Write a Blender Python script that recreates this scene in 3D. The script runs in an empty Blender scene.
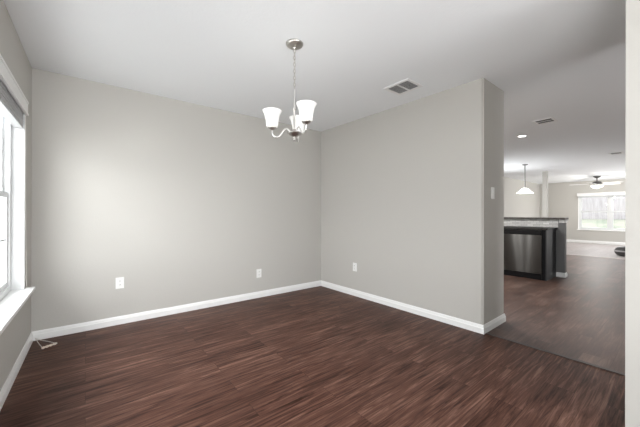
import bpy, bmesh, math, random
from mathutils import Vector, Matrix
random.seed(7)
C = bpy.context.scene.collection
S = bpy.context.scene
PI = math.pi

# ------------------------------------------------------------------ camera
CAM_H = 1.1427
YAW, ROLL, FPX = 0.6737, 0.0017, 293.65
cam_d = bpy.data.cameras.new('camera')
cam_d.sensor_fit = 'HORIZONTAL'; cam_d.sensor_width = 36.0
cam_d.lens = FPX / 640 * 36.0
cam_d.clip_start = 0.02; cam_d.clip_end = 200
cam = bpy.data.objects.new('camera', cam_d); C.objects.link(cam)
cam.matrix_world = (Matrix.Translation((0, 0, CAM_H)) @ Matrix.Rotation(-YAW, 4, 'Z')
                    @ Matrix.Rotation(PI / 2, 4, 'X') @ Matrix.Rotation(ROLL, 4, 'Z'))
S.camera = cam

# ------------------------------------------------------------------ world, light, exposure
S.view_settings.view_transform = 'Standard'
S.view_settings.look = 'None'
S.view_settings.gamma = 1.0
S.view_settings.use_curve_mapping = False
S.view_settings.exposure = 0.07
S.cycles.use_denoising = True
S.cycles.max_bounces = 12
S.cycles.diffuse_bounces = 8
S.cycles.sample_clamp_indirect = 6

w = bpy.data.worlds.new('overcast_sky'); S.world = w
w.use_nodes = True
bg = w.node_tree.nodes['Background']
bg.inputs['Color'].default_value = (0.93, 0.97, 1.0, 1)
bg.inputs['Strength'].default_value = 4.3


def area(name, loc, target, sx, sy, power, col=(1, 1, 1)):
    d = bpy.data.lights.new(name, 'AREA'); d.shape = 'RECTANGLE'
    d.size = sx; d.size_y = sy; d.energy = power; d.color = col
    o = bpy.data.objects.new(name, d); C.objects.link(o)
    o.location = loc
    o.rotation_euler = (Vector(target) - Vector(loc)).to_track_quat('-Z', 'Y').to_euler()
    return o


# daylight at the dining window, then fill lights added at unseen openings
area('daylight_dining_window_high', (-2.0, 2.2, 2.6), (1.0, 1.8, 0.6), 3.2, 1.2, 122, (0.98, 0.99, 1.0))
area('daylight_dining_window', (-1.6, 1.3, 1.5), (1.5, 1.9, 1.2), 3.2, 1.8, 92, (0.98, 0.99, 1.0))
area('ground_bounce_dining_window', (-0.9, 1.8, 0.45), (-0.1, 1.8, 1.4), 3.0, 0.7, 14, (1.0, 0.995, 0.98))
area('unseen_front_fill', (-0.9, -1.4, 0.45), (-0.1, -1.2, 1.4), 2.0, 0.7, 195, (1.0, 0.995, 0.98))  # added fill through the unseen front room window
area('unseen_entry_fill', (2.0, -4.0, 1.2), (0.8, 0.5, 1.9), 2.2, 2.1, 62, (1.0, 0.99, 0.98))  # fill light added behind the camera, no door is built here
area('unseen_entry_fill_left', (0.0, -4.6, 1.2), (1.2, 0.5, 1.6), 2.5, 2.1, 12, (1.0, 0.99, 0.98))  # second fill added behind the camera, no sidelight is built
area('unseen_living_fill', (13.0, -1.95, 1.0), (13.0, 2.0, 1.9), 2.6, 2.0, 70, (1.0, 0.99, 0.98))  # added to brighten the living room from an unseen opening
area('unseen_breakfast_fill', (9.0, 4.8, 1.85), (9.0, 2.0, 1.0), 1.7, 1.3, 140, (1.0, 1.0, 1.0))  # added to brighten the far rooms from an unseen opening


# ------------------------------------------------------------------ material helpers
def mat(name, col, rough=0.5, metal=0.0, spec=0.5):
    m = bpy.data.materials.new(name); m.use_nodes = True
    b = m.node_tree.nodes['Principled BSDF']
    b.inputs['Base Color'].default_value = (*col, 1)
    b.inputs['Roughness'].default_value = rough
    b.inputs['Metallic'].default_value = metal
    b.inputs['Specular IOR Level'].default_value = spec
    return m


def nodes(m):
    return m.node_tree.nodes, m.node_tree.links, m.node_tree.nodes['Principled BSDF']


def add_bump(m, scale, strength, dist=0.002, stretch=None, detail=3):
    n, l, b = nodes(m)
    tc = n.new('ShaderNodeTexCoord'); nz = n.new('ShaderNodeTexNoise'); bp = n.new('ShaderNodeBump')
    nz.inputs['Scale'].default_value = scale; nz.inputs['Detail'].default_value = detail
    src = tc.outputs['Object']
    if stretch:
        mp = n.new('ShaderNodeMapping'); mp.inputs['Scale'].default_value = stretch
        l.new(src, mp.inputs['Vector']); src = mp.outputs['Vector']
    l.new(src, nz.inputs['Vector']); l.new(nz.outputs['Fac'], bp.inputs['Height'])
    bp.inputs['Strength'].default_value = strength; bp.inputs['Distance'].default_value = dist
    l.new(bp.outputs['Normal'], b.inputs['Normal'])
    return m


def tint_noise(m, scale, c1, c2, stretch=None, detail=4):
    n, l, b = nodes(m)
    tc = n.new('ShaderNodeTexCoord'); nz = n.new('ShaderNodeTexNoise'); rp = n.new('ShaderNodeValToRGB')
    nz.inputs['Scale'].default_value = scale; nz.inputs['Detail'].default_value = detail
    src = tc.outputs['Object']
    if stretch:
        mp = n.new('ShaderNodeMapping'); mp.inputs['Scale'].default_value = stretch
        l.new(src, mp.inputs['Vector']); src = mp.outputs['Vector']
    l.new(src, nz.inputs['Vector']); l.new(nz.outputs['Fac'], rp.inputs['Fac'])
    rp.color_ramp.elements[0].position = 0.35; rp.color_ramp.elements[1].position = 0.65
    rp.color_ramp.elements[0].color = (*c1, 1); rp.color_ramp.elements[1].color = (*c2, 1)
    l.new(rp.outputs['Color'], b.inputs['Base Color'])
    return m


def plank_mat(name, dark, mid, light, width, length, rough, seam=0.6, grain=1.0, bump=0.08, blotch=0.2, spec=0.14):
    """vinyl wood planks running along X: brick layout + stretched grain"""
    m = mat(name, mid, rough, spec=spec)
    n, l, b = nodes(m)
    tc = n.new('ShaderNodeTexCoord')
    br = n.new('ShaderNodeTexBrick')
    br.offset = 0.37; br.offset_frequency = 2
    br.inputs['Scale'].default_value = 1.0
    br.inputs['Brick Width'].default_value = length
    br.inputs['Row Height'].default_value = width
    br.inputs['Mortar Size'].default_value = 0.0012
    br.inputs['Mortar Smooth'].default_value = 0.2
    br.inputs['Color1'].default_value = (0, 0, 0, 1); br.inputs['Color2'].default_value = (1, 1, 1, 1)
    br.inputs['Mortar'].default_value = (0.5, 0.5, 0.5, 1)
    l.new(tc.outputs['Object'], br.inputs['Vector'])
    # each plank shifts the grain pattern
    sep = n.new('ShaderNodeVectorMath'); sep.operation = 'MULTIPLY_ADD'
    sep.inputs[1].default_value = (3.1, 5.7, 9.3)
    l.new(br.outputs['Color'], sep.inputs[0]); l.new(tc.outputs['Object'], sep.inputs[2])
    mp = n.new('ShaderNodeMapping'); mp.inputs['Scale'].default_value = (2.0, 36.0, 1.0)
    l.new(sep.outputs[0], mp.inputs['Vector'])
    g1 = n.new('ShaderNodeTexNoise'); g1.inputs['Scale'].default_value = 1.3; g1.inputs['Detail'].default_value = 8
    g1.inputs['Roughness'].default_value = 0.68; g1.inputs['Distortion'].default_value = 0.9
    l.new(mp.outputs['Vector'], g1.inputs['Vector'])
    mp2 = n.new('ShaderNodeMapping'); mp2.inputs['Scale'].default_value = (0.9, 2.6, 1.0)
    l.new(sep.outputs[0], mp2.inputs['Vector'])
    g2 = n.new('ShaderNodeTexNoise'); g2.inputs['Scale'].default_value = 2.2; g2.inputs['Detail'].default_value = 5
    l.new(mp2.outputs['Vector'], g2.inputs['Vector'])
    mx = n.new('ShaderNodeMix'); mx.data_type = 'FLOAT'; mx.inputs['Factor'].default_value = blotch
    l.new(g1.outputs['Fac'], mx.inputs['A']); l.new(g2.outputs['Fac'], mx.inputs['B'])
    # plank-to-plank tone
    ad = n.new('ShaderNodeMath'); ad.operation = 'MULTIPLY_ADD'; ad.inputs[1].default_value = 0.10 * grain
    l.new(br.outputs['Color'], ad.inputs[0]); l.new(mx.outputs['Result'], ad.inputs[2])
    rp = n.new('ShaderNodeValToRGB')
    e = rp.color_ramp.elements
    e[0].position = 0.40; e[0].color = (*dark, 1)
    e[1].position = 0.71; e[1].color = (*light, 1)
    k = e.new(0.55); k.color = (*mid, 1)
    l.new(ad.outputs[0], rp.inputs['Fac'])
    dk = n.new('ShaderNodeMix'); dk.data_type = 'RGBA'; dk.blend_type = 'MULTIPLY'
    l.new(rp.outputs['Color'], dk.inputs['A']); dk.inputs['B'].default_value = (1 - seam, 1 - seam, 1 - seam, 1)
    l.new(br.outputs['Fac'], dk.inputs['Factor'])
    l.new(dk.outputs['Result'], b.inputs['Base Color'])
    bp = n.new('ShaderNodeBump'); bp.inputs['Strength'].default_value = bump; bp.inputs['Distance'].default_value = 0.002
    l.new(mx.outputs['Result'], bp.inputs['Height']); l.new(bp.outputs['Normal'], b.inputs['Normal'])
    rr = n.new('ShaderNodeMapRange'); rr.inputs['To Min'].default_value = rough - 0.06; rr.inputs['To Max'].default_value = rough + 0.1
    l.new(mx.outputs['Result'], rr.inputs['Value']); l.new(rr.outputs['Result'], b.inputs['Roughness'])
    return m


M = {}
M['wall'] = add_bump(mat('greige_wall_paint', (0.50, 0.486, 0.455), 0.7, spec=0.25), 70, 0.25, 0.003)
M['ceil'] = add_bump(mat('white_ceiling_paint', (0.845, 0.866, 0.884), 0.85, spec=0.2), 60, 0.3, 0.003)
M['trim'] = mat('white_gloss_trim', (0.83, 0.83, 0.82), 0.35)
M['vinyl_white'] = mat('white_vinyl', (0.68, 0.69, 0.69), 0.4)
M['plastic'] = mat('white_plastic', (0.82, 0.82, 0.80), 0.35)
M['slot'] = mat('dark_slot', (0.03, 0.03, 0.03), 0.6)
M['blind'] = mat('grey_blind_slat', (0.60, 0.61, 0.62), 0.5)
M['cord'] = mat('pale_cord', (0.72, 0.70, 0.66), 0.7)
M['tan'] = tint_noise(mat('tan_cable', (0.6, 0.45, 0.33), 0.6), 60, (0.58, 0.46, 0.38), (0.74, 0.65, 0.58))
M['nickel'] = mat('brushed_nickel', (0.52, 0.50, 0.47), 0.32, 1.0)
M['nickel_light'] = mat('bright_nickel', (0.78, 0.77, 0.75), 0.28, 1.0)
M['pewter'] = mat('dull_pewter', (0.22, 0.22, 0.22), 0.5, 0.6)
M['bronze'] = mat('dark_fan_metal', (0.10, 0.095, 0.09), 0.4, 0.8)
M['black'] = mat('black_cabinet_paint', (0.006, 0.006, 0.007), 0.6, spec=0.06)
M['charcoal'] = mat('charcoal_panel', (0.020, 0.020, 0.022), 0.45, spec=0.25)
M['blackgloss'] = mat('black_gloss_plastic', (0.006, 0.006, 0.007), 0.3, spec=0.2)
M['pony'] = add_bump(mat('grey_half_wall_paint', (0.14, 0.14, 0.14), 0.6, spec=0.3), 70, 0.2, 0.003)
M['granite'] = tint_noise(mat('dark_granite', (0.07, 0.065, 0.06), 0.45, spec=0.3), 40, (0.04, 0.036, 0.034), (0.11, 0.10, 0.094))
M['counter'] = tint_noise(mat('black_granite', (0.02, 0.02, 0.02), 0.5, spec=0.15), 50, (0.012, 0.012, 0.012), (0.04, 0.038, 0.036))
M['vent'] = mat('white_vent_metal', (0.80, 0.80, 0.80), 0.45)
M['vent_dark'] = mat('vent_duct', (0.30, 0.30, 0.30), 0.8)
M['vent_grey'] = mat('grey_vent_louvre', (0.66, 0.66, 0.66), 0.5)
M['vent_deep'] = mat('dark_grey_louvre', (0.10, 0.10, 0.10), 0.6)
M['blade'] = mat('pale_fan_blade', (0.72, 0.71, 0.69), 0.45)
M['strip'] = mat('pale_transition_strip', (0.62, 0.56, 0.53), 0.4)
M['dark_strip'] = mat('dark_transition_strip', (0.045, 0.03, 0.024), 0.4)
M['floor'] = plank_mat('dark_walnut_planks', (0.028, 0.010, 0.006), (0.098, 0.045, 0.0315), (0.225, 0.127, 0.093), 0.15, 1.22, 0.42, grain=0.5)
M['hall'] = plank_mat('grey_brown_planks', (0.030, 0.012, 0.008), (0.078, 0.042, 0.031), (0.17, 0.108, 0.087), 0.18, 1.22, 0.43, grain=0.8, blotch=0.45, spec=0.55)
M['living'] = plank_mat('pale_living_planks', (0.34, 0.30, 0.29), (0.42, 0.38, 0.37), (0.50, 0.46, 0.45), 0.18, 1.22, 0.4)

# glass
gm = bpy.data.materials.new('window_glass'); gm.use_nodes = True
n, l = gm.node_tree.nodes, gm.node_tree.links
n.remove(n['Principled BSDF'])
tr = n.new('ShaderNodeBsdfTransparent'); gl = n.new('ShaderNodeBsdfGlossy'); gl.inputs['Roughness'].default_value = 0.02
ms = n.new('ShaderNodeMixShader'); ms.inputs[0].default_value = 0.05
l.new(tr.outputs[0], ms.inputs[1]); l.new(gl.outputs[0], ms.inputs[2])
l.new(ms.outputs[0], n['Material Output'].inputs['Surface'])
M['glass'] = gm


def lit(name, col, strength, base=(0.9, 0.9, 0.88), rough=0.4):
    m = mat(name, base, rough)
    b = m.node_tree.nodes['Principled BSDF']
    b.inputs['Emission Color'].default_value = (*col, 1); b.inputs['Emission Strength'].default_value = strength
    return m


M['shade'] = lit('frosted_glass_shade', (1.0, 0.985, 0.96), 0.16)
M['lamp_glass'] = lit('lit_white_glass', (1.0, 0.98, 0.95), 0.9)
M['downlight'] = lit('lit_downlight_lens', (1.0, 0.98, 0.95), 6.0)

# brushed steel: horizontal brushing spreads reflections into vertical streaks
sm = mat('brushed_stainless_steel', (0.105, 0.104, 0.102), 0.27, 1.0)
sb = sm.node_tree.nodes['Principled BSDF']
sb.inputs['Anisotropic'].default_value = 1.0
sb.inputs['Anisotropic Rotation'].default_value = 0.25
_n, _l = sm.node_tree.nodes, sm.node_tree.links
tc = _n.new('ShaderNodeTexCoord'); sp = _n.new('ShaderNodeSeparateXYZ'); cm = _n.new('ShaderNodeCombineXYZ'); ng = _n.new('ShaderNodeMath')
ng.operation = 'MULTIPLY'; ng.inputs[1].default_value = -1.0
_l.new(tc.outputs['Object'], sp.inputs[0]); _l.new(sp.outputs['Z'], ng.inputs[0])
_l.new(ng.outputs[0], cm.inputs['Y']); _l.new(sp.outputs['Y'], cm.inputs['Z'])
_l.new(cm.outputs[0], sb.inputs['Tangent'])
M['steel'] = sm

# mosaic backsplash
mm = mat('grey_mosaic_tile', (0.5, 0.5, 0.5), 0.3)
n, l, b = nodes(mm)
tc = n.new('ShaderNodeTexCoord'); mp = n.new('ShaderNodeMapping'); br = n.new('ShaderNodeTexBrick')
mp.inputs['Rotation'].default_value = (PI / 2, 0, PI / 2)
sx = n.new('ShaderNodeSeparateXYZ'); cx = n.new('ShaderNodeCombineXYZ')
l.new(tc.outputs['Object'], sx.inputs[0]); l.new(sx.outputs['Y'], cx.inputs['X']); l.new(sx.outputs['Z'], cx.inputs['Y'])
l.new(cx.outputs[0], br.inputs['Vector'])
n.remove(mp)
br.inputs['Scale'].default_value = 1.0; br.inputs['Brick Width'].default_value = 0.10; br.inputs['Row Height'].default_value = 0.035
br.inputs['Mortar Size'].default_value = 0.0025
br.inputs['Color1'].default_value = (0.80, 0.80, 0.79, 1); br.inputs['Color2'].default_value = (0.52, 0.52, 0.51, 1)
br.inputs['Mortar'].default_value = (0.38, 0.38, 0.38, 1)
l.new(br.outputs['Color'], b.inputs['Base Color'])
M['mosaic'] = mm

# outdoors
fm = mat('weathered_fence_boards', (0.5, 0.48, 0.47), 0.85)
tint_noise(fm, 3.0, (0.28, 0.26, 0.260), (0.38, 0.358, 0.366), (1.0, 6.0, 0.5))
M['fence'] = fm
M['lawn'] = tint_noise(mat('lawn', (0.3, 0.36, 0.22), 0.95), 1.2, (0.20, 0.225, 0.175), (0.29, 0.285, 0.235))
M['ground'] = mat('pale_concrete_ground', (0.5, 0.5, 0.48), 0.9)
pm = mat('dark_pouf_vinyl', (0.05, 0.048, 0.047), 0.35)
M['pouf'] = pm
M['pouf_sheen'] = mat('pale_grey_sheen', (0.34, 0.33, 0.33), 0.3)


# ------------------------------------------------------------------ geometry helpers
def obj(name, bm, m, parent=None, smooth=False, loc=None):
    me = bpy.data.meshes.new(name)
    bmesh.ops.recalc_face_normals(bm, faces=bm.faces[:])
    bm.to_mesh(me); bm.free()
    me.materials.append(M[m] if isinstance(m, str) else m)
    if smooth:
        for p in me.polygons: p.use_smooth = True
        try: me.set_sharp_from_angle(angle=math.radians(40))
        except Exception: pass
    o = bpy.data.objects.new(name, me); C.objects.link(o)
    if parent is not None: o.parent = parent
    if loc is not None: o.location = loc
    return o


def tag(o, label, cat, group=None):
    o['label'] = label; o['category'] = cat
    if group: o['group'] = group
    return o


def thing(name, label, cat, loc=(0, 0, 0), rz=0.0, group=None):
    o = bpy.data.objects.new(name, None); C.objects.link(o)
    o.empty_display_size = 0.1
    o.location = loc; o.rotation_euler = (0, 0, rz)
    return tag(o, label, cat, group)


def struct(name, bm, m, parent=None, smooth=False, loc=None):
    o = obj(name, bm, m, parent, smooth, loc)
    if parent is None: o['kind'] = 'structure'
    return o


def box(bm, x0, x1, y0, y1, z0, z1, mtx=None, bev=0.0):
    tmp = bmesh.new()
    vs = [tmp.verts.new((x, y, z)) for x in (x0, x1) for y in (y0, y1) for z in (z0, z1)]
    for f in ((0, 1, 3, 2), (4, 6, 7, 5), (0, 4, 5, 1), (2, 3, 7, 6), (0, 2, 6, 4), (1, 5, 7, 3)):
        tmp.faces.new([vs[i] for i in f])
    bmesh.ops.recalc_face_normals(tmp, faces=tmp.faces[:])
    if bev > 0:
        bmesh.ops.bevel(tmp, geom=tmp.edges[:], offset=bev, segments=2, affect='EDGES', profile=0.6)
    if mtx is not None: bmesh.ops.transform(tmp, matrix=mtx, verts=tmp.verts[:])
    me = bpy.data.meshes.new('tmp'); tmp.to_mesh(me); tmp.free()
    bm.from_mesh(me); bpy.data.meshes.remove(me)
    return bm


def bx(*a, **k): return box(bmesh.new(), *a, **k)


def lathe(bm, prof, n=32, mtx=None, close_bottom=False, close_top=False):
    rings = []
    for r, z in prof:
        if r < 1e-6:
            rings.append([bm.verts.new((0, 0, z))])
        else:
            rings.append([bm.verts.new((r * math.cos(2 * PI * i / n), r * math.sin(2 * PI * i / n), z)) for i in range(n)])
    new = [v for q in rings for v in q]
    for a, b_ in zip(rings, rings[1:]):
        for i in range(n):
            j = (i + 1) % n
            if len(a) == 1 and len(b_) == 1: continue
            if len(a) == 1: bm.faces.new((a[0], b_[j], b_[i]))
            elif len(b_) == 1: bm.faces.new((a[i], a[j], b_[0]))
            else: bm.faces.new((a[i], a[j], b_[j], b_[i]))
    if close_bottom and len(rings[0]) > 1: bm.faces.new(rings[0][::-1])
    if close_top and len(rings[-1]) > 1: bm.faces.new(rings[-1])
    if mtx is not None: bmesh.ops.transform(bm, matrix=mtx, verts=new)
    return bm


def tube(bm, pts, r, n=10, closed=False):
    pts = [Vector(p) for p in pts]
    rings = []
    up = Vector((0, 0, 1))
    N = len(pts)
    prev = None
    for i, p in enumerate(pts):
        if closed: t = pts[(i + 1) % N] - pts[i - 1]
        else: t = pts[min(i + 1, N - 1)] - pts[max(i - 1, 0)]
        t.normalize()
        if prev is None:
            a = t.cross(up)
            if a.length < 1e-3: a = t.cross(Vector((1, 0, 0)))
        else:
            a = prev - t * prev.dot(t)
        a.normalize(); prev = a; b_ = t.cross(a)
        rr = r[i] if isinstance(r, (list, tuple)) else r
        rings.append([bm.verts.new(p + (a * math.cos(2 * PI * k / n) + b_ * math.sin(2 * PI * k / n)) * rr) for k in range(n)])
    m_ = N if closed else N - 1
    for i in range(m_):
        q, s = rings[i], rings[(i + 1) % N]
        for k in range(n):
            bm.faces.new((q[k], q[(k + 1) % n], s[(k + 1) % n], s[k]))
    if not closed:
        bm.faces.new(rings[0][::-1]); bm.faces.new(rings[-1])
    return bm


def smooth_path(pts, k=8):
    """Catmull-Rom through the points"""
    P = [Vector(p) for p in pts]; P = [P[0] * 2 - P[1]] + P + [P[-1] * 2 - P[-2]]
    out = []
    for i in range(1, len(P) - 2):
        for s in range(k):
            t = s / k
            a, b_, c, d = P[i - 1], P[i], P[i + 1], P[i + 2]
            out.append(0.5 * ((2 * b_) + (c - a) * t + (2 * a - 5 * b_ + 4 * c - d) * t * t + (3 * b_ - a - 3 * c + d) * t ** 3))
    out.append(P[-2])
    return out


def wall_mtx(a, b_):
    """local x from a to b, local y to the left of that direction"""
    a, b_ = Vector((*a, 0)), Vector((*b_, 0)); d = (b_ - a)
    return Matrix.Translation(a) @ Matrix.Rotation(math.atan2(d.y, d.x), 4, 'Z'), d.length


def wall_bm(a, b_, v0, v1, z0, z1, holes=()):
    """wall along a->b, thickness from v0 to v1 (left positive); holes = (u0,u1,z0,z1)"""
    mtx, L = wall_mtx(a, b_)
    bm = bmesh.new(); u = 0
    for (h0, h1, q0, q1) in sorted(holes):
        box(bm, u, h0, v0, v1, z0, z1, mtx)
        if q0 > z0: box(bm, h0, h1, v0, v1, z0, q0, mtx)
        if q1 < z1: box(bm, h0, h1, v0, v1, q1, z1, mtx)
        u = h1
    box(bm, u, L, v0, v1, z0, z1, mtx)
    return bm


BASE_PROF = [(0, 0), (0.013, 0), (0.013, 0.052), (0.0095, 0.058), (0.0095, 0.064), (0.006, 0.078), (0.004, 0.083), (0, 0.083)]


def baseboard_bm(a, b_, side, e0=0.0, e1=0.0, scale=1.0, bm=None):
    """profile swept from a to b; side=+1 stands to the left of a->b; e0/e1: mitre (+1 outside corner, -1 inside)"""
    mtx, L = wall_mtx(a, b_)
    bm = bm or bmesh.new(); R0, R1 = [], []
    for (t, z) in BASE_PROF:
        t, z = t * scale, z * scale
        R0.append(bm.verts.new(mtx @ Vector((-e0 * t, side * t, z))))
        R1.append(bm.verts.new(mtx @ Vector((L + e1 * t, side * t, z))))
    k = len(R0)
    for i in range(k - 1): bm.faces.new((R0[i], R0[i + 1], R1[i + 1], R1[i]))
    bm.faces.new(R0); bm.faces.new(R1[::-1])
    return bm


# ------------------------------------------------------------------ the setting
H = 2.44
L_ = Vector((-0.3774, 3.654)); M_ = Vector((2.9205, 3.6314)); B_ = Vector((2.9585, 1.2155)); T_ = Vector((3.4818, 1.219))
cdir = Vector((-0.0156, -1.0)).normalized()
cw = lambda y: tuple(L_ + cdir * ((L_.y - y) / -cdir.y) * 1.0)     # point on the left wall at depth y
YS = -3.0                   # front of the house
XF = 15.42                  # far living-room wall
YK = 4.02                   # kitchen / breakfast wall
YR = -1.5                   # living-room side wall
XT = 10.63                  # start of the living-room floor

# floors (each room its own)
bm = bmesh.new(); box(bm, -0.75, 3.0, YS - 0.3, 3.9, -0.06, 0.0); struct('floor', bm, 'floor')
bm = bmesh.new(); box(bm, 3.0, XT, YS - 0.3, YK + 0.15, -0.06, 0.0); struct('floor_hall', bm, 'hall')
bm = bmesh.new(); box(bm, XT, XF + 0.15, YR - 0.15, YK + 0.15, -0.06, 0.0); struct('floor_living', bm, 'living')
bm = bmesh.new(); box(bm, -0.75, XF + 0.2, YS - 0.3, YK + 0.2, H, H + 0.12); struct('ceiling', bm, 'ceil')

# left wall with two window openings, the second added unseen; u runs from the far corner towards the camera
Lend = L_ + cdir * (L_.y - YS)
mtxC, LC = wall_mtx(L_, Lend)
W_U0, W_U1, W_Z0, W_Z1 = 0.335, 3.25, 0.515, 2.035
F_U0, F_U1 = 4.0, 6.0
struct('wall_left', wall_bm(L_, Lend, -0.14, 0, 0, H, [(W_U0, W_U1, W_Z0, W_Z1), (F_U0, F_U1, W_Z0, W_Z1)]), 'wall')
struct('wall_back', wall_bm(L_ + Vector((-0.14, 0)), M_, 0, 0.14, 0, H), 'wall')


def prism(pts, z0, z1):
    bm = bmesh.new()
    a = [bm.verts.new((p[0], p[1], z0)) for p in pts]; b_ = [bm.verts.new((p[0], p[1], z1)) for p in pts]
    bm.faces.new(a[::-1]); bm.faces.new(b_)
    for i in range(len(pts)):
        j = (i + 1) % len(pts); bm.faces.new((a[i], a[j], b_[j], b_[i]))
    return bm


bw = prism([M_, B_, T_, (3.46, YK), (2.92, YK)], 0, H)
vert = [e for e in bw.edges if abs(e.verts[0].co.z - e.verts[1].co.z) > 1 and min(e.verts[0].co.y, e.verts[1].co.y) < 1.3]
bmesh.ops.bevel(bw, geom=vert, offset=0.012, segments=4, affect='EDGES')
struct('wall_right', bw, 'wall')
struct('wall_kitchen', wall_bm((3.46, YK), (XF, YK), 0, 0.14, 0, H, [(4.7, 6.4, 0.9, 2.1)]), 'wall')
# entry wall beside the camera and the jamb of the hall opening
struct('wall_entry', prism([(2.15, 0.055), (3.12, 0.055), (3.12, 0.260), (2.975, 0.260), (2.975, 0.1985), (2.15, 0.1985)], 0, H), 'wall')
struct('wall_front', wall_bm((-0.7, YS), (4.2, YS), -0.14, 0, 0, H, [(0.3, 3.5, 0.05, 2.3)]), 'wall')
struct('wall_hall', wall_bm((4.2, YS), (4.2, YR), -0.14, 0, 0, H), 'wall')
struct('wall_living', wall_bm((4.2, YR), (XF, YR), -0.14, 0, 0, H, [(7.5, 10.1, 0.05, 2.15)]), 'wall')
# far living-room wall with the twin window, u runs towards -y
FW_Y0, FW_Y1, FW_Z0, FW_Z1 = 0.92, 2.735, 0.53, 1.95
struct('wall_far', wall_bm((XF, YK + 0.14), (XF, YR - 0.14), 0, 0.14, 0, H, [(YK + 0.14 - FW_Y1, YK + 0.14 - FW_Y0, FW_Z0, FW_Z1)]), 'wall')

# baseboards
struct('baseboard_left', baseboard_bm(L_, Lend, 1, -1, 0), 'trim')
struct('baseboard_back', baseboard_bm(L_, M_, -1, -1, -1), 'trim')
bb = baseboard_bm(M_, B_, -1, -1, 1); baseboard_bm(B_, T_, -1, 1, 1, bm=bb)
struct('baseboard_right', bb, 'trim')
bb = baseboard_bm((2.975, 0.1985), (2.975, 0.260), 1, 0, 1); baseboard_bm((2.975, 0.260), (3.12, 0.260), 1, 1, 1, bm=bb)
struct('baseboard_entry', bb, 'trim')
struct('baseboard_far', baseboard_bm((XF, YK), (XF, YR), -1, -1, 0, scale=1.25), 'trim')
struct('baseboard_kitchen', baseboard_bm((7.5, YK), (XF, YK), -1, 0, -1, scale=1.1), 'trim')
# transition strips between the floors
struct('trim_1', bx(2.972, 3.012, 0.27, 1.20, 0.0, 0.006, bev=0.002), 'dark_strip')
struct('trim_2', bx(XT - 0.03, XT + 0.03, YR, YK, 0.0, 0.008, bev=0.003), 'strip')

# post where the living room starts
struct('column', bx(10.90, 11.02, 2.655, 2.775, 0.0, H, bev=0.004), 'wall')


# ------------------------------------------------------------------ windows
def sash_window(name, mtx, u0, u1, z0, z1, vin, vout, lites, muntins=False, stool=True, label=None):
    """v<0 is outdoors; a unit = frame; children: sash stiles, glass, stool"""
    fr_ = bmesh.new(); t = 0.045
    box(fr_, u0, u0 + t, vout, vin, z0, z1, mtx); box(fr_, u1 - t, u1, vout, vin, z0, z1, mtx)
    box(fr_, u0 + t, u1 - t, vout, vin, z1 - t, z1, mtx); box(fr_, u0 + t, u1 - t, vout, vin, z0, z0 + t, mtx)
    n_ = lites; span = (u1 - u0) / n_
    for i in range(1, n_):
        um = u0 + i * span
        box(fr_, um - 0.045, um + 0.045, vout, vin, z0 + t, z1 - t, mtx)
    root = struct(name, fr_, 'vinyl_white')
    zm = (z0 + z1) / 2
    for i in range(n_):
        a = u0 + i * span + t; b_ = u0 + (i + 1) * span - t
        for k, (p, q, v) in enumerate(((z0 + t, zm + 0.02, vin - 0.012), (zm - 0.02, z1 - t, vin - 0.037))):
            s = bmesh.new(); st = 0.038; d = 0.024
            box(s, a, a + st, v - d, v, p, q, mtx); box(s, b_ - st, b_, v - d, v, p, q, mtx)
            box(s, a + st, b_ - st, v - d, v, p, p + st, mtx); box(s, a + st, b_ - st, v - d, v, q - st, q, mtx)
            if muntins:
                box(s, a + st, b_ - st, v - d * .7, v - d * .3, (p + q) / 2 - 0.008, (p + q) / 2 + 0.008, mtx)
                box(s, (a + b_) / 2 - 0.008, (a + b_) / 2 + 0.008, v - d * .7, v - d * .3, p + st, q - st, mtx)
            so = obj('window_sash', s, 'vinyl_white', root)
            obj('window_pane', bx(a + st, b_ - st, v - d * .52, v - d * .48, p + st, q - st, mtx=mtx), 'glass', so)
    return root


# left window: frame recessed 7 cm, white return, stool
w1 = sash_window('window_1', mtxC, W_U0 + 0.012, W_U1 - 0.012, W_Z0 + 0.02, W_Z1 - 0.012, -0.072, -0.135, 3, True)
jb = bmesh.new()
box(jb, W_U0, W_U0 + 0.012, -0.072, 0.001, W_Z0 + 0.02, W_Z1, mtxC); box(jb, W_U1 - 0.012, W_U1, -0.072, 0.001, W_Z0 + 0.02, W_Z1, mtxC)
box(jb, W_U0 + 0.012, W_U1 - 0.012, -0.072, 0.001, W_Z1 - 0.012, W_Z1, mtxC)
obj('window_jamb', jb, 'vinyl_white', w1)
stl = bx(W_U0 - 0.06, W_U1 + 0.06, -0.0, 0.058, W_Z0 - 0.006, W_Z0 + 0.02, mtx=mtxC, bev=0.005)
box(stl, W_U0 + 0.002, W_U1 - 0.002, -0.13, 0.01, W_Z0 - 0.0, W_Z0 + 0.0195, mtxC)
obj('window_sill', stl, 'trim', w1)
# front room window, unseen, added behind the camera to let in light
w3 = sash_window('window_3', mtxC, F_U0 + 0.01, F_U1 - 0.01, W_Z0 + 0.01, W_Z1 - 0.01, -0.072, -0.135, 2, True)
# far twin window
mF, _ = wall_mtx((XF, FW_Y1), (XF, FW_Y0))      # local y (left) points to +x: outdoors
mF2 = mF @ Matrix.Scale(-1, 4, (0, 1, 0))
LW = FW_Y1 - FW_Y0
w2 = sash_window('window_2', mF2, 0.01, LW - 0.01, FW_Z0, FW_Z1 - 0.01, -0.05, -0.12, 2, False)
sl = bx(-0.04, LW + 0.04, -0.03, 0.04, FW_Z0 - 0.028, FW_Z0 + 0.002, mtx=mF2, bev=0.004)
obj('window_sill', sl, 'trim', w2)
jb = bmesh.new()
box(jb, -0.01, 0.012, -0.05, 0.004, FW_Z0, FW_Z1, mF2); box(jb, LW - 0.012, LW + 0.01, -0.05, 0.004, FW_Z0, FW_Z1, mF2)
obj('window_jamb', jb, 'trim', w2)

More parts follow.
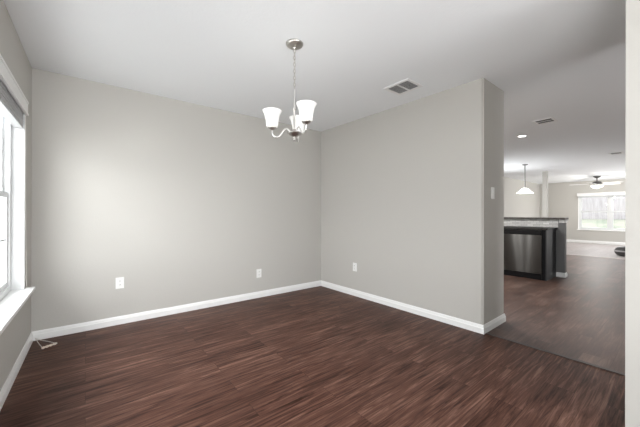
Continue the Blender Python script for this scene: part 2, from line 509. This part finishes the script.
# ------------------------------------------------------------------ blinds
bl = thing('window_blind', 'raised grey slat blind under a white valance at the left window', 'blind', mtxC @ Vector((W_U0 + 0.01, 0, W_Z1)))
bl.rotation_euler = mtxC.to_euler()
BLW = W_U1 - W_U0 - 0.02
v = bx(-0.035, BLW + 0.035, 0.0015, 0.016, -0.105, 0.006, bev=0.003)
box(v, -0.035, BLW + 0.035, 0.010, 0.021, -0.012, 0.006, bev=0.003); box(v, -0.035, BLW + 0.035, 0.010, 0.021, -0.105, -0.088, bev=0.003)
obj('valance', v, 'trim', bl)
obj('headrail', bx(0.004, BLW - 0.004, -0.055, -0.004, -0.055, -0.014), 'trim', bl)
sl = bmesh.new()
for k in range(22):
    z = -0.066 - k * 0.0062
    box(sl, 0.008, BLW - 0.008, -0.056, -0.006, z - 0.002, z + 0.0012, Matrix.Translation((0, 0, 0)) @ Matrix.Rotation(0.02 * math.sin(k * 1.7), 4, 'X'))
obj('slat_stack', sl, 'blind', bl)
obj('bottom_rail', bx(0.008, BLW - 0.008, -0.057, -0.005, -0.222, -0.206, bev=0.002), 'blind', bl)
cp = smooth_path([(-0.010, 0.004, -0.10), (-0.012, 0.004, -0.6), (-0.026, 0.005, -1.0), (-0.040, 0.006, -1.25), (-0.044, 0.008, -1.49)], 8)
obj('lift_cord', tube(bmesh.new(), cp, 0.0028, 6), 'cord', bl)

fb = thing('window_blind', 'raised pale blind headrail across the top of the far living room window', 'blind', (XF, FW_Y1, FW_Z1))
fb.rotation_euler = mF.to_euler()
obj('valance', bx(-0.035, LW + 0.035, -0.05, -0.002, -0.10, 0.015, bev=0.004), 'trim', fb)
sl = bmesh.new()
for k in range(9): box(sl, 0.0, LW, -0.045, -0.006, -0.112 - k * 0.008, -0.107 - k * 0.008)
obj('slat_stack', sl, 'blind', fb)

# ------------------------------------------------------------------ cable on the floor by the corner
cb = thing('cable', 'thin pale cable stub with tan twisted end on floor beneath the left window corner', 'cable', (-0.33, 3.60, 0.0))
p0 = Vector((-0.33, 3.60, 0))
def rel(x, y, z): return Vector((x, y, z)) - p0
obj('strand', tube(bmesh.new(), smooth_path([rel(-0.352, 3.628, 0.03), rel(-0.335, 3.58, 0.018), rel(-0.305, 3.48, 0.005), rel(-0.280, 3.385, 0.008)], 6), 0.0026, 6), 'cord', cb)
obj('strand', tube(bmesh.new(), smooth_path([rel(-0.347, 3.628, 0.024), rel(-0.31, 3.59, 0.012), rel(-0.26, 3.54, 0.005), rel(-0.215, 3.46, 0.007), rel(-0.205, 3.42, 0.009)], 6), 0.0026, 6), 'cord', cb)
tw = bmesh.new()
for ph in (0, PI):
    pts = []
    for i in range(40):
        t = i / 39
        base = rel(-0.286 + 0.092 * t, 3.372 + 0.052 * t, 0.011)
        a = ph + t * 4 * PI
        pts.append(base + Vector((-0.35 * math.cos(a), 0.9 * math.cos(a), math.sin(a))) * 0.006)
    tube(tw, pts, 0.0052, 7)
obj('twisted_end', tw, 'tan', cb, True)

# ------------------------------------------------------------------ outlets and switch
def outlet(label, loc, rz):
    t = thing('wall_outlet', label, 'outlet', loc, rz, 'wall outlets')
    obj('cover_plate', bx(-0.0365, 0.0365, -0.006, 0, -0.058, 0.058, bev=0.003), 'plastic', t)
    for s in (-1, 1):
        f = bmesh.new()
        lathe(f, [(0, 0.0), (0.0165, 0.0), (0.0165, 0.0025), (0.0155, 0.0035), (0, 0.0035)], 24,
              Matrix.Translation((0, -0.0055, s * 0.0195)) @ Matrix.Rotation(PI / 2, 4, 'X'))
        r = obj('receptacle', f, 'plastic', t)
        q = bmesh.new()
        for dx in (-0.006, 0.006): box(q, dx - 0.0012, dx + 0.0012, -0.0096, -0.0088, s * 0.0195 - 0.001, s * 0.0195 + 0.008)
        box(q, -0.002, 0.002, -0.0096, -0.0088, s * 0.0195 - 0.010, s * 0.0195 - 0.006)
        obj('slot', q, 'slot', r)
    obj('screw', lathe(bmesh.new(), [(0.003, 0), (0.003, 0.0015), (0, 0.0018)], 12, Matrix.Translation((0, -0.006, 0)) @ Matrix.Rotation(PI / 2, 4, 'X')), 'nickel_light', t)
    return t


yA = lambda x: L_.y + (M_.y - L_.y) * (x - L_.x) / (M_.x - L_.x)
angA = math.atan2(M_.y - L_.y, M_.x - L_.x); angB = math.atan2(B_.y - M_.y, B_.x - M_.x)
outlet('white wall outlet on the long back wall, nearest the left window', (0.277, yA(0.277), 0.424), angA)
outlet('white wall outlet on the back wall, near the inner room corner', (1.843, yA(1.843), 0.328), angA)
xB = lambda y: M_.x + (B_.x - M_.x) * (y - M_.y) / (B_.y - M_.y)
outlet('white wall outlet on the right wall past the inner room corner', (xB(2.89), 2.89, 0.398), angB)
sw = thing('light_switch', 'white rocker light switch on the narrow grey wall end', 'switch', (3.172, 1.2165, 1.350))
obj('cover_plate', bx(-0.0365, 0.0365, -0.006, 0, -0.058, 0.058, bev=0.003), 'plastic', sw)
obj('rocker', bx(-0.016, 0.016, -0.010, -0.005, -0.033, 0.033, mtx=Matrix.Rotation(0.06, 4, 'X'), bev=0.0015), 'plastic', sw)


# ------------------------------------------------------------------ ceiling vents
def vent(label, loc, rz, w_, d_, bays, slats, lm='vent_grey', tilt=0.7):
    t = thing('ceiling_vent', label, 'vent', loc, rz)
    fr_ = bmesh.new(); f = 0.03
    box(fr_, -w_ / 2, w_ / 2, -d_ / 2, -d_ / 2 + f, -0.008, 0, bev=0.002); box(fr_, -w_ / 2, w_ / 2, d_ / 2 - f, d_ / 2, -0.008, 0, bev=0.002)
    box(fr_, -w_ / 2, -w_ / 2 + f, -d_ / 2 + f, d_ / 2 - f, -0.008, 0); box(fr_, w_ / 2 - f, w_ / 2, -d_ / 2 + f, d_ / 2 - f, -0.008, 0)
    bw_ = (d_ - 2 * f) / bays
    for i in range(1, bays):
        y = -d_ / 2 + f + i * bw_
        box(fr_, -w_ / 2 + f, w_ / 2 - f, y - 0.007, y + 0.007, -0.008, 0)
    obj('frame', fr_, 'vent', t)
    obj('duct', bx(-w_ / 2 + f, w_ / 2 - f, -d_ / 2 + f, d_ / 2 - f, -0.0012, -0.0004), 'vent_dark', t)
    for b_ in range(bays):
        y0 = -d_ / 2 + f + b_ * bw_ + 0.007; yy = bw_ - 0.014
        for k in range(slats):
            y = y0 + (k + 0.5) * yy / slats
            m_ = Matrix.Translation((0, y, -0.005)) @ Matrix.Rotation(tilt, 4, 'X')
            obj('louvre', bx(-w_ / 2 + f, w_ / 2 - f, -0.005, 0.005, -0.0005, 0.0005, mtx=m_), lm, t)
    return t


vent('square white ceiling vent over the dining room beside the right wall', (2.543, 1.822, H), 0.0, 0.265, 0.30, 2, 7)
vent('dark louvred ceiling vent in the hall, above and nearer than the downlight', (5.0, 1.245, H), PI / 2, 0.24, 0.25, 2, 2, 'vent_deep', -0.9)
vent('small dark ceiling vent farther off, left of the near wall edge', (8.83, 0.955, H), 0.0, 0.24, 0.22, 1, 5, 'vent_deep')

# ------------------------------------------------------------------ recessed downlight
dl = thing('recessed_light', 'small lit round downlight set in the kitchen ceiling', 'light', (5.68, 1.725, H))
obj('trim_ring', lathe(bmesh.new(), [(0.052, -0.001), (0.054, -0.006), (0.072, -0.006), (0.075, -0.0005)], 32), 'vent', dl)
obj('lens', lathe(bmesh.new(), [(0, -0.004), (0.052, -0.004), (0.054, -0.0005)], 32), 'downlight', dl)


def lamp(name, loc, power, radius, parent=None, spot=None, col=(1, 0.96, 0.9)):
    d = bpy.data.lights.new(name, 'SPOT' if spot else 'POINT'); d.energy = power; d.shadow_soft_size = radius; d.color = col
    if spot: d.spot_size = spot; d.spot_blend = 0.6
    o = bpy.data.objects.new(name, d); C.objects.link(o); o.location = loc
    if parent: o.parent = parent
    return o


lamp('downlight_beam', (0, 0, -0.03), 14, 0.05, dl, math.radians(120))

for ky in (2.16, 2.64, 2.95): area('kitchen_streak_light', (4.3, ky, 2.2), (4.5, ky, 0), 0.05, 0.05, 24, (1, 0.98, 0.95))  # unseen lights without a fixture, added to streak the dishwasher door

# ------------------------------------------------------------------ chandelier
CX, CY = 1.246, 1.876
ch = thing('chandelier', 'brushed nickel three-arm chandelier with white bell glass shades hanging from the ceiling', 'chandelier', (CX, CY, H))
obj('canopy', lathe(bmesh.new(), [(0.066, 0), (0.066, -0.006), (0.062, -0.014), (0.048, -0.024), (0.030, -0.030), (0.014, -0.034), (0.010, -0.042), (0, -0.044)], 36), 'nickel', ch, True)
cbm = bmesh.new()
zt, zb = -0.045, -0.352
nl = 12; pitch = (zt - zb) / nl
for i in range(nl):
    zc = zt - (i + 0.5) * pitch; a = (PI / 4 if i % 2 else -PI / 4) + YAW
    pts = []
    for k in range(20):
        th = 2 * PI * k / 20
        xx = 0.0075 * math.cos(th); zz = (pitch * 0.5 + 0.004) * math.sin(th)
        pts.append((xx * math.cos(a), xx * math.sin(a), zc + zz))
    tube(cbm, pts, 0.0022, 6, closed=True)
obj('chain', cbm, 'nickel', ch, True)
obj('supply_wire', tube(bmesh.new(), [(0.003, 0.002, zt + 0.005), (-0.003, 0.003, -0.15), (0.003, -0.002, -0.25), (0, 0, zb)], 0.0022, 6), 'cord', ch)
obj('stem', lathe(bmesh.new(), [(0, -0.345), (0.006, -0.347), (0.008, -0.356), (0.0085, -0.362), (0.0085, -0.492), (0.014, -0.496), (0.0165, -0.502), (0.014, -0.508), (0.0085, -0.512), (0.0085, -0.674), (0.0, -0.674)], 20), 'nickel_light', ch, True)
obj('hub', lathe(bmesh.new(), [(0, -0.654), (0.012, -0.656), (0.016, -0.666), (0.030, -0.672), (0.046, -0.678), (0.050, -0.686), (0.044, -0.696), (0.026, -0.706), (0.012, -0.714), (0.010, -0.720), (0, -0.720)], 32), 'nickel', ch, True)
obj('finial', lathe(bmesh.new(), [(0, -0.718), (0.009, -0.720), (0.013, -0.728), (0.011, -0.738), (0.005, -0.744), (0, -0.746)], 20), 'nickel', ch, True)
lat = Vector((math.cos(YAW), -math.sin(YAW), 0)); dep = Vector((math.sin(YAW), math.cos(YAW), 0))
SH_PROF = [(0.033, 0.0), (0.042, 0.003), (0.0455, 0.016), (0.048, 0.042), (0.0525, 0.072), (0.059, 0.098), (0.069, 0.119), (0.0735, 0.126),
           (0.0715, 0.126), (0.067, 0.118), (0.057, 0.097), (0.0505, 0.072), (0.046, 0.042), (0.0435, 0.016), (0.040, 0.005), (0.033, 0.003)]
for deg, R_ in ((180, 0.17), (-56, 0.175), (84, 0.165)):
    d = lat * math.cos(math.radians(deg)) + dep * math.sin(math.radians(deg))
    pp = [(0.03, -0.682), (0.042, -0.662), (0.062, -0.650), (0.080, -0.662), (0.098, -0.688), (0.120, -0.711), (0.145, -0.712), (0.163, -0.698), (R_ - 0.001, -0.672), (R_, -0.655)]
    arm = obj('arm', tube(bmesh.new(), smooth_path([d * r + Vector((0, 0, z)) for r, z in pp], 6), 0.0062, 10), 'nickel_light', ch, True)
    off = Matrix.Translation(d * R_ + Vector((0, 0, -0.640)))
    sh = obj('lamp_shade', lathe(bmesh.new(), SH_PROF + [SH_PROF[0]], 36, off), 'shade', ch, True)
    obj('socket_cup', lathe(bmesh.new(), [(0, -0.022), (0.010, -0.022), (0.014, -0.016), (0.028, -0.010), (0.033, -0.002), (0.033, 0.003), (0.012, 0.004), (0.012, 0.03), (0, 0.03)], 24, off), 'nickel', sh, True)
    obj('bulb', lathe(bmesh.new(), [(0, 0.03), (0.013, 0.032), (0.016, 0.045), (0.024, 0.058), (0.026, 0.07), (0.022, 0.084), (0.012, 0.092), (0, 0.094)], 20, off), 'lamp_glass', sh, True)
    lamp('chandelier_bulb_light', d * R_ + Vector((0, 0, -0.640 + 0.165)), 0.16, 0.04, ch)

# ------------------------------------------------------------------ kitchen peninsula
PX0, PX1, PXW = 6.13, 6.72, 6.84         # cabinet front, half wall, far side of half wall
PY0, PYE = 1.50, 3.45
struct('wall_peninsula', bx(PX1, PXW, 1.378, PYE, 0, 1.04), 'pony')
bb = baseboard_bm((PX1, PY0 - 0.002), (PX1, 1.378), -1, 0, 1); baseboard_bm((PX1, 1.378), (PXW, 1.378), -1, 1, 1, bm=bb)
baseboard_bm((PXW, 1.378), (PXW, PYE), -1, 1, 0, bm=bb)
struct('baseboard_peninsula', bb, 'trim')
cp = bmesh.new()
for (e, z0, z1) in ((0.006, 0.985, 1.005), (0.014, 1.005, 1.022), (0.024, 1.022, 1.04)):
    box(cp, PX1 - e, PXW + e, 1.378 - e, 1.46, z0, z1, bev=0.002)
struct('trim_3', cp, 'trim')
struct('backsplash', bx(PX1 - 0.010, PX1, 1.472, PYE, 0.897, 1.04), 'mosaic')
tag(obj('bar_top', bx(6.63, 6.91, 1.362, PYE, 1.04, 1.075, bev=0.006), 'granite'), 'dark grey stone bar top along the raised half wall', 'bar top')
tag(obj('countertop', bx(PX0 - 0.028, PX1 - 0.010, 1.478, PYE, 0.862, 0.897, bev=0.005), 'counter'), 'low dark stone worktop above the dishwasher, below the mosaic strip', 'worktop')
# cabinet: end panel, stile beside the dishwasher, carcass beyond it
cab = thing('base_cabinet', 'black base cabinet end enclosing the stainless dishwasher at the peninsula', 'cabinet', (6.42, 1.50, 0))
def rb(x0, x1, y0, y1, z0, z1, **k): return bx(x0 - 6.42, x1 - 6.42, y0 - 1.5, y1 - 1.5, z0, z1, **k)
obj('end_panel', rb(PX0, PX1 - 0.011, 1.50, 1.518, 0.0, 0.862, bev=0.0015), 'charcoal', cab)
obj('stile', rb(PX0, PX0 + 0.06, 1.518, 1.564, 0.0, 0.862, bev=0.0015), 'black', cab)
body = rb(PX0 + 0.02, PX1 - 0.011, 2.172, PYE, 0.10, 0.862)
box(body, PX0 + 0.08 - 6.42, PX1 - 0.011 - 6.42, 2.172 - 1.5, PYE - 1.5, 0.0, 0.10)
obj('carcass', body, 'black', cab)
for k in range(2):
    y0 = 2.18 + k * 0.63; y1 = y0 + 0.62
    dr = obj('door', rb(PX0, PX0 + 0.02, y0, y1, 0.11, 0.855, bev=0.003), 'black', cab)
    obj('knob', lathe(bmesh.new(), [(0.006, 0), (0.006, 0.012), (0.014, 0.018), (0.013, 0.026), (0, 0.028)], 16,
                      Matrix.Translation((PX0 - 6.42, (y0 + 0.05 if k else y1 - 0.05) - 1.5, 0.76)) @ Matrix.Rotation(-PI / 2, 4, 'Y')), 'nickel', dr, True)
dw = thing('dishwasher', 'stainless steel dishwasher with black control strip in the peninsula', 'dishwasher', (PX0, 1.867, 0))
DY0, DY1 = 1.568 - 1.867, 2.166 - 1.867
obj('tub', bx(0.03, 0.55, DY0 + 0.004, DY1 - 0.004, 0.10, 0.855), 'blackgloss', dw)
obj('control_strip', bx(-0.012, 0.03, DY0, DY1, 0.778, 0.855, bev=0.004), 'blackgloss', dw)
# bowed door skin
db = bmesh.new(); NU, NV = 24, 14
z0, z1 = 0.105, 0.772
grid = []
for i in range(NU + 1):
    row = []
    for j in range(NV + 1):
        u, v_ = i / NU, j / NV
        bow = 0.010 * (1 - (2 * u - 1) ** 2) + 0.006 * (1 - (2 * v_ - 1) ** 2)
        row.append(db.verts.new((-0.006 - bow, DY0 + u * (DY1 - DY0), z0 + v_ * (z1 - z0) + 0.8)))
    grid.append(row)
for i in range(NU):
    for j in range(NV): db.faces.new((grid[i][j], grid[i + 1][j], grid[i + 1][j + 1], grid[i][j + 1]))
rim = [grid[i][0] for i in range(NU + 1)] + [grid[NU][j] for j in range(1, NV + 1)] + [grid[i][NV] for i in range(NU - 1, -1, -1)] + [grid[0][j] for j in range(NV - 1, 0, -1)]
back = [db.verts.new((0.03, v_.co.y, v_.co.z)) for v_ in rim]
for i in range(len(rim)):
    j = (i + 1) % len(rim); db.faces.new((rim[i], rim[j], back[j], back[i]))
db.faces.new(back[::-1])
obj('door', db, 'steel', dw, True, (0, 0, -0.8))
obj('kick_plate', bx(0.006, 0.05, DY0, DY1, 0.0, 0.10), 'blackgloss', dw)

# ------------------------------------------------------------------ pendant lamp over the breakfast nook
pd = thing('pendant_lamp', 'white dome pendant lamp on a thin rod beyond the bar', 'lamp', (9.0, 2.665, H))
obj('canopy', lathe(bmesh.new(), [(0.065, 0), (0.065, -0.012), (0.04, -0.026), (0.012, -0.032), (0, -0.034)], 28), 'pewter', pd, True)
obj('rod', lathe(bmesh.new(), [(0, -0.03), (0.011, -0.03), (0.011, -0.61), (0, -0.61)], 14), 'pewter', pd, True)
obj('cap', lathe(bmesh.new(), [(0, -0.598), (0.03, -0.60), (0.042, -0.612), (0.045, -0.626), (0, -0.626)], 24), 'nickel_light', pd, True)
obj('lamp_shade', lathe(bmesh.new(), [(0.044, -0.622), (0.070, -0.632), (0.105, -0.668), (0.142, -0.712), (0.188, -0.752), (0.189, -0.760), (0.182, -0.758), (0.134, -0.716), (0.097, -0.676), (0.058, -0.642), (0, -0.638)], 40), 'lamp_glass', pd, True)
lamp('pendant_bulb_light', (0, 0, -0.80), 10, 0.08, pd)

# ------------------------------------------------------------------ ceiling fan
fan = thing('ceiling_fan', 'ceiling fan with pale blades and lit bowl light in the living room', 'fan', (13.70, 1.945, H))
obj('canopy', lathe(bmesh.new(), [(0.105, 0), (0.10, -0.02), (0.06, -0.055), (0.018, -0.07), (0, -0.07)], 28), 'bronze', fan, True)
obj('downrod', lathe(bmesh.new(), [(0, -0.06), (0.016, -0.06), (0.016, -0.19), (0, -0.19)], 14), 'bronze', fan, True)
obj('motor', lathe(bmesh.new(), [(0, -0.175), (0.05, -0.178), (0.105, -0.195), (0.125, -0.22), (0.12, -0.255), (0.08, -0.275), (0, -0.28)], 32), 'bronze', fan, True)
obj('light_fitter', lathe(bmesh.new(), [(0, -0.275), (0.06, -0.277), (0.065, -0.31), (0.09, -0.322), (0, -0.325)], 28), 'blade', fan, True)
obj('bowl_shade', lathe(bmesh.new(), [(0.165, -0.318), (0.170, -0.330), (0.152, -0.358), (0.11, -0.386), (0.05, -0.400), (0, -0.403)], 36), 'lamp_glass', fan, True)
obj('finial', lathe(bmesh.new(), [(0, -0.405), (0.012, -0.408), (0.014, -0.42), (0, -0.432)], 14), 'bronze', fan, True)
for k in range(5):
    a = YAW * -1 - 0.10 + k * 2 * PI / 5
    rot = Matrix.Rotation(a, 4, 'Z')
    bm = bmesh.new(); pts = [(0.20, 0.05), (0.28, 0.062), (0.55, 0.068), (0.68, 0.062), (0.72, 0.04), (0.73, 0.0)]
    poly = pts + [(x, -y) for x, y in reversed(pts[:-1])]
    tilt = Matrix.Rotation(-0.21, 4, 'X')
    top = [bm.verts.new(rot @ (Vector((0, 0, -0.262)) + tilt @ Vector((x, y, 0.004)))) for x, y in poly]
    bot = [bm.verts.new(rot @ (Vector((0, 0, -0.262)) + tilt @ Vector((x, y, -0.004)))) for x, y in poly]
    bm.faces.new(top); bm.faces.new(bot[::-1])
    for i in range(len(poly)):
        j = (i + 1) % len(poly); bm.faces.new((top[i], bot[i], bot[j], top[j]))
    bo = obj('blade', bm, 'blade', fan)
    obj('blade_iron', bx(0.10, 0.25, -0.018, 0.018, -0.268, -0.262, mtx=rot), 'bronze', bo)
lamp('fan_bulb_light', (0, 0, -0.50), 52, 0.12, fan)

# ------------------------------------------------------------------ dark round pouf on the living-room floor
pf = thing('pouf', 'dark squat rounded pouf with sheen painted as a pale band on living room floor', 'pouf', (11.45, 1.055, 0))
obj('body', lathe(bmesh.new(), [(0, 0), (0.11, 0.0), (0.165, 0.02), (0.205, 0.07), (0.218, 0.125), (0.214, 0.155), (0.19, 0.205), (0.15, 0.24), (0.08, 0.262), (0, 0.260)], 40), 'pouf', pf, True)
obj('band', lathe(bmesh.new(), [(0.2175, 0.118), (0.2225, 0.122), (0.2225, 0.152), (0.2155, 0.156)], 40), 'pouf_sheen', pf, True)  # sheen across the middle, put in as a paler ring

# ------------------------------------------------------------------ outdoors
def slope_z(x): return -0.12 + 0.98 * min(1, max(0, (x - 16.5) / 5.5))
g = bmesh.new(); rows = []
for i in range(14):
    x = XF + 0.16 + i * 0.75
    rows.append([g.verts.new((x, y, slope_z(x))) for y in (-8, -3, 0, 2, 4, 8, 14)])
for a, b_ in zip(rows, rows[1:]):
    for k in range(6): g.faces.new((a[k], b_[k], b_[k + 1], a[k + 1]))
struct('lawn', g, 'lawn')
fe = thing('wooden_fence', 'weathered grey board fence behind the lawn outside the far window', 'fence', (22.3, 3.0, 0.80))
bd = bmesh.new(); y = -9.0; k = 0
while y < 9:
    ww = 0.138; hh = 1.83 + 0.015 * math.sin(k * 2.3)
    box(bd, -0.01 + 0.008 * (k % 2), 0.012 + 0.008 * (k % 2), y, y + ww, 0.03, hh); y += 0.1375; k += 1
o = obj('board_panel', bd, 'fence', fe)
for z in (0.35, 0.95, 1.55): obj('rail', bx(0.016, 0.055, -9, 9, z, z + 0.09), 'fence', fe)
struct('ground', bx(-14, -0.80, -12, 14, -0.3, -0.2), 'ground')
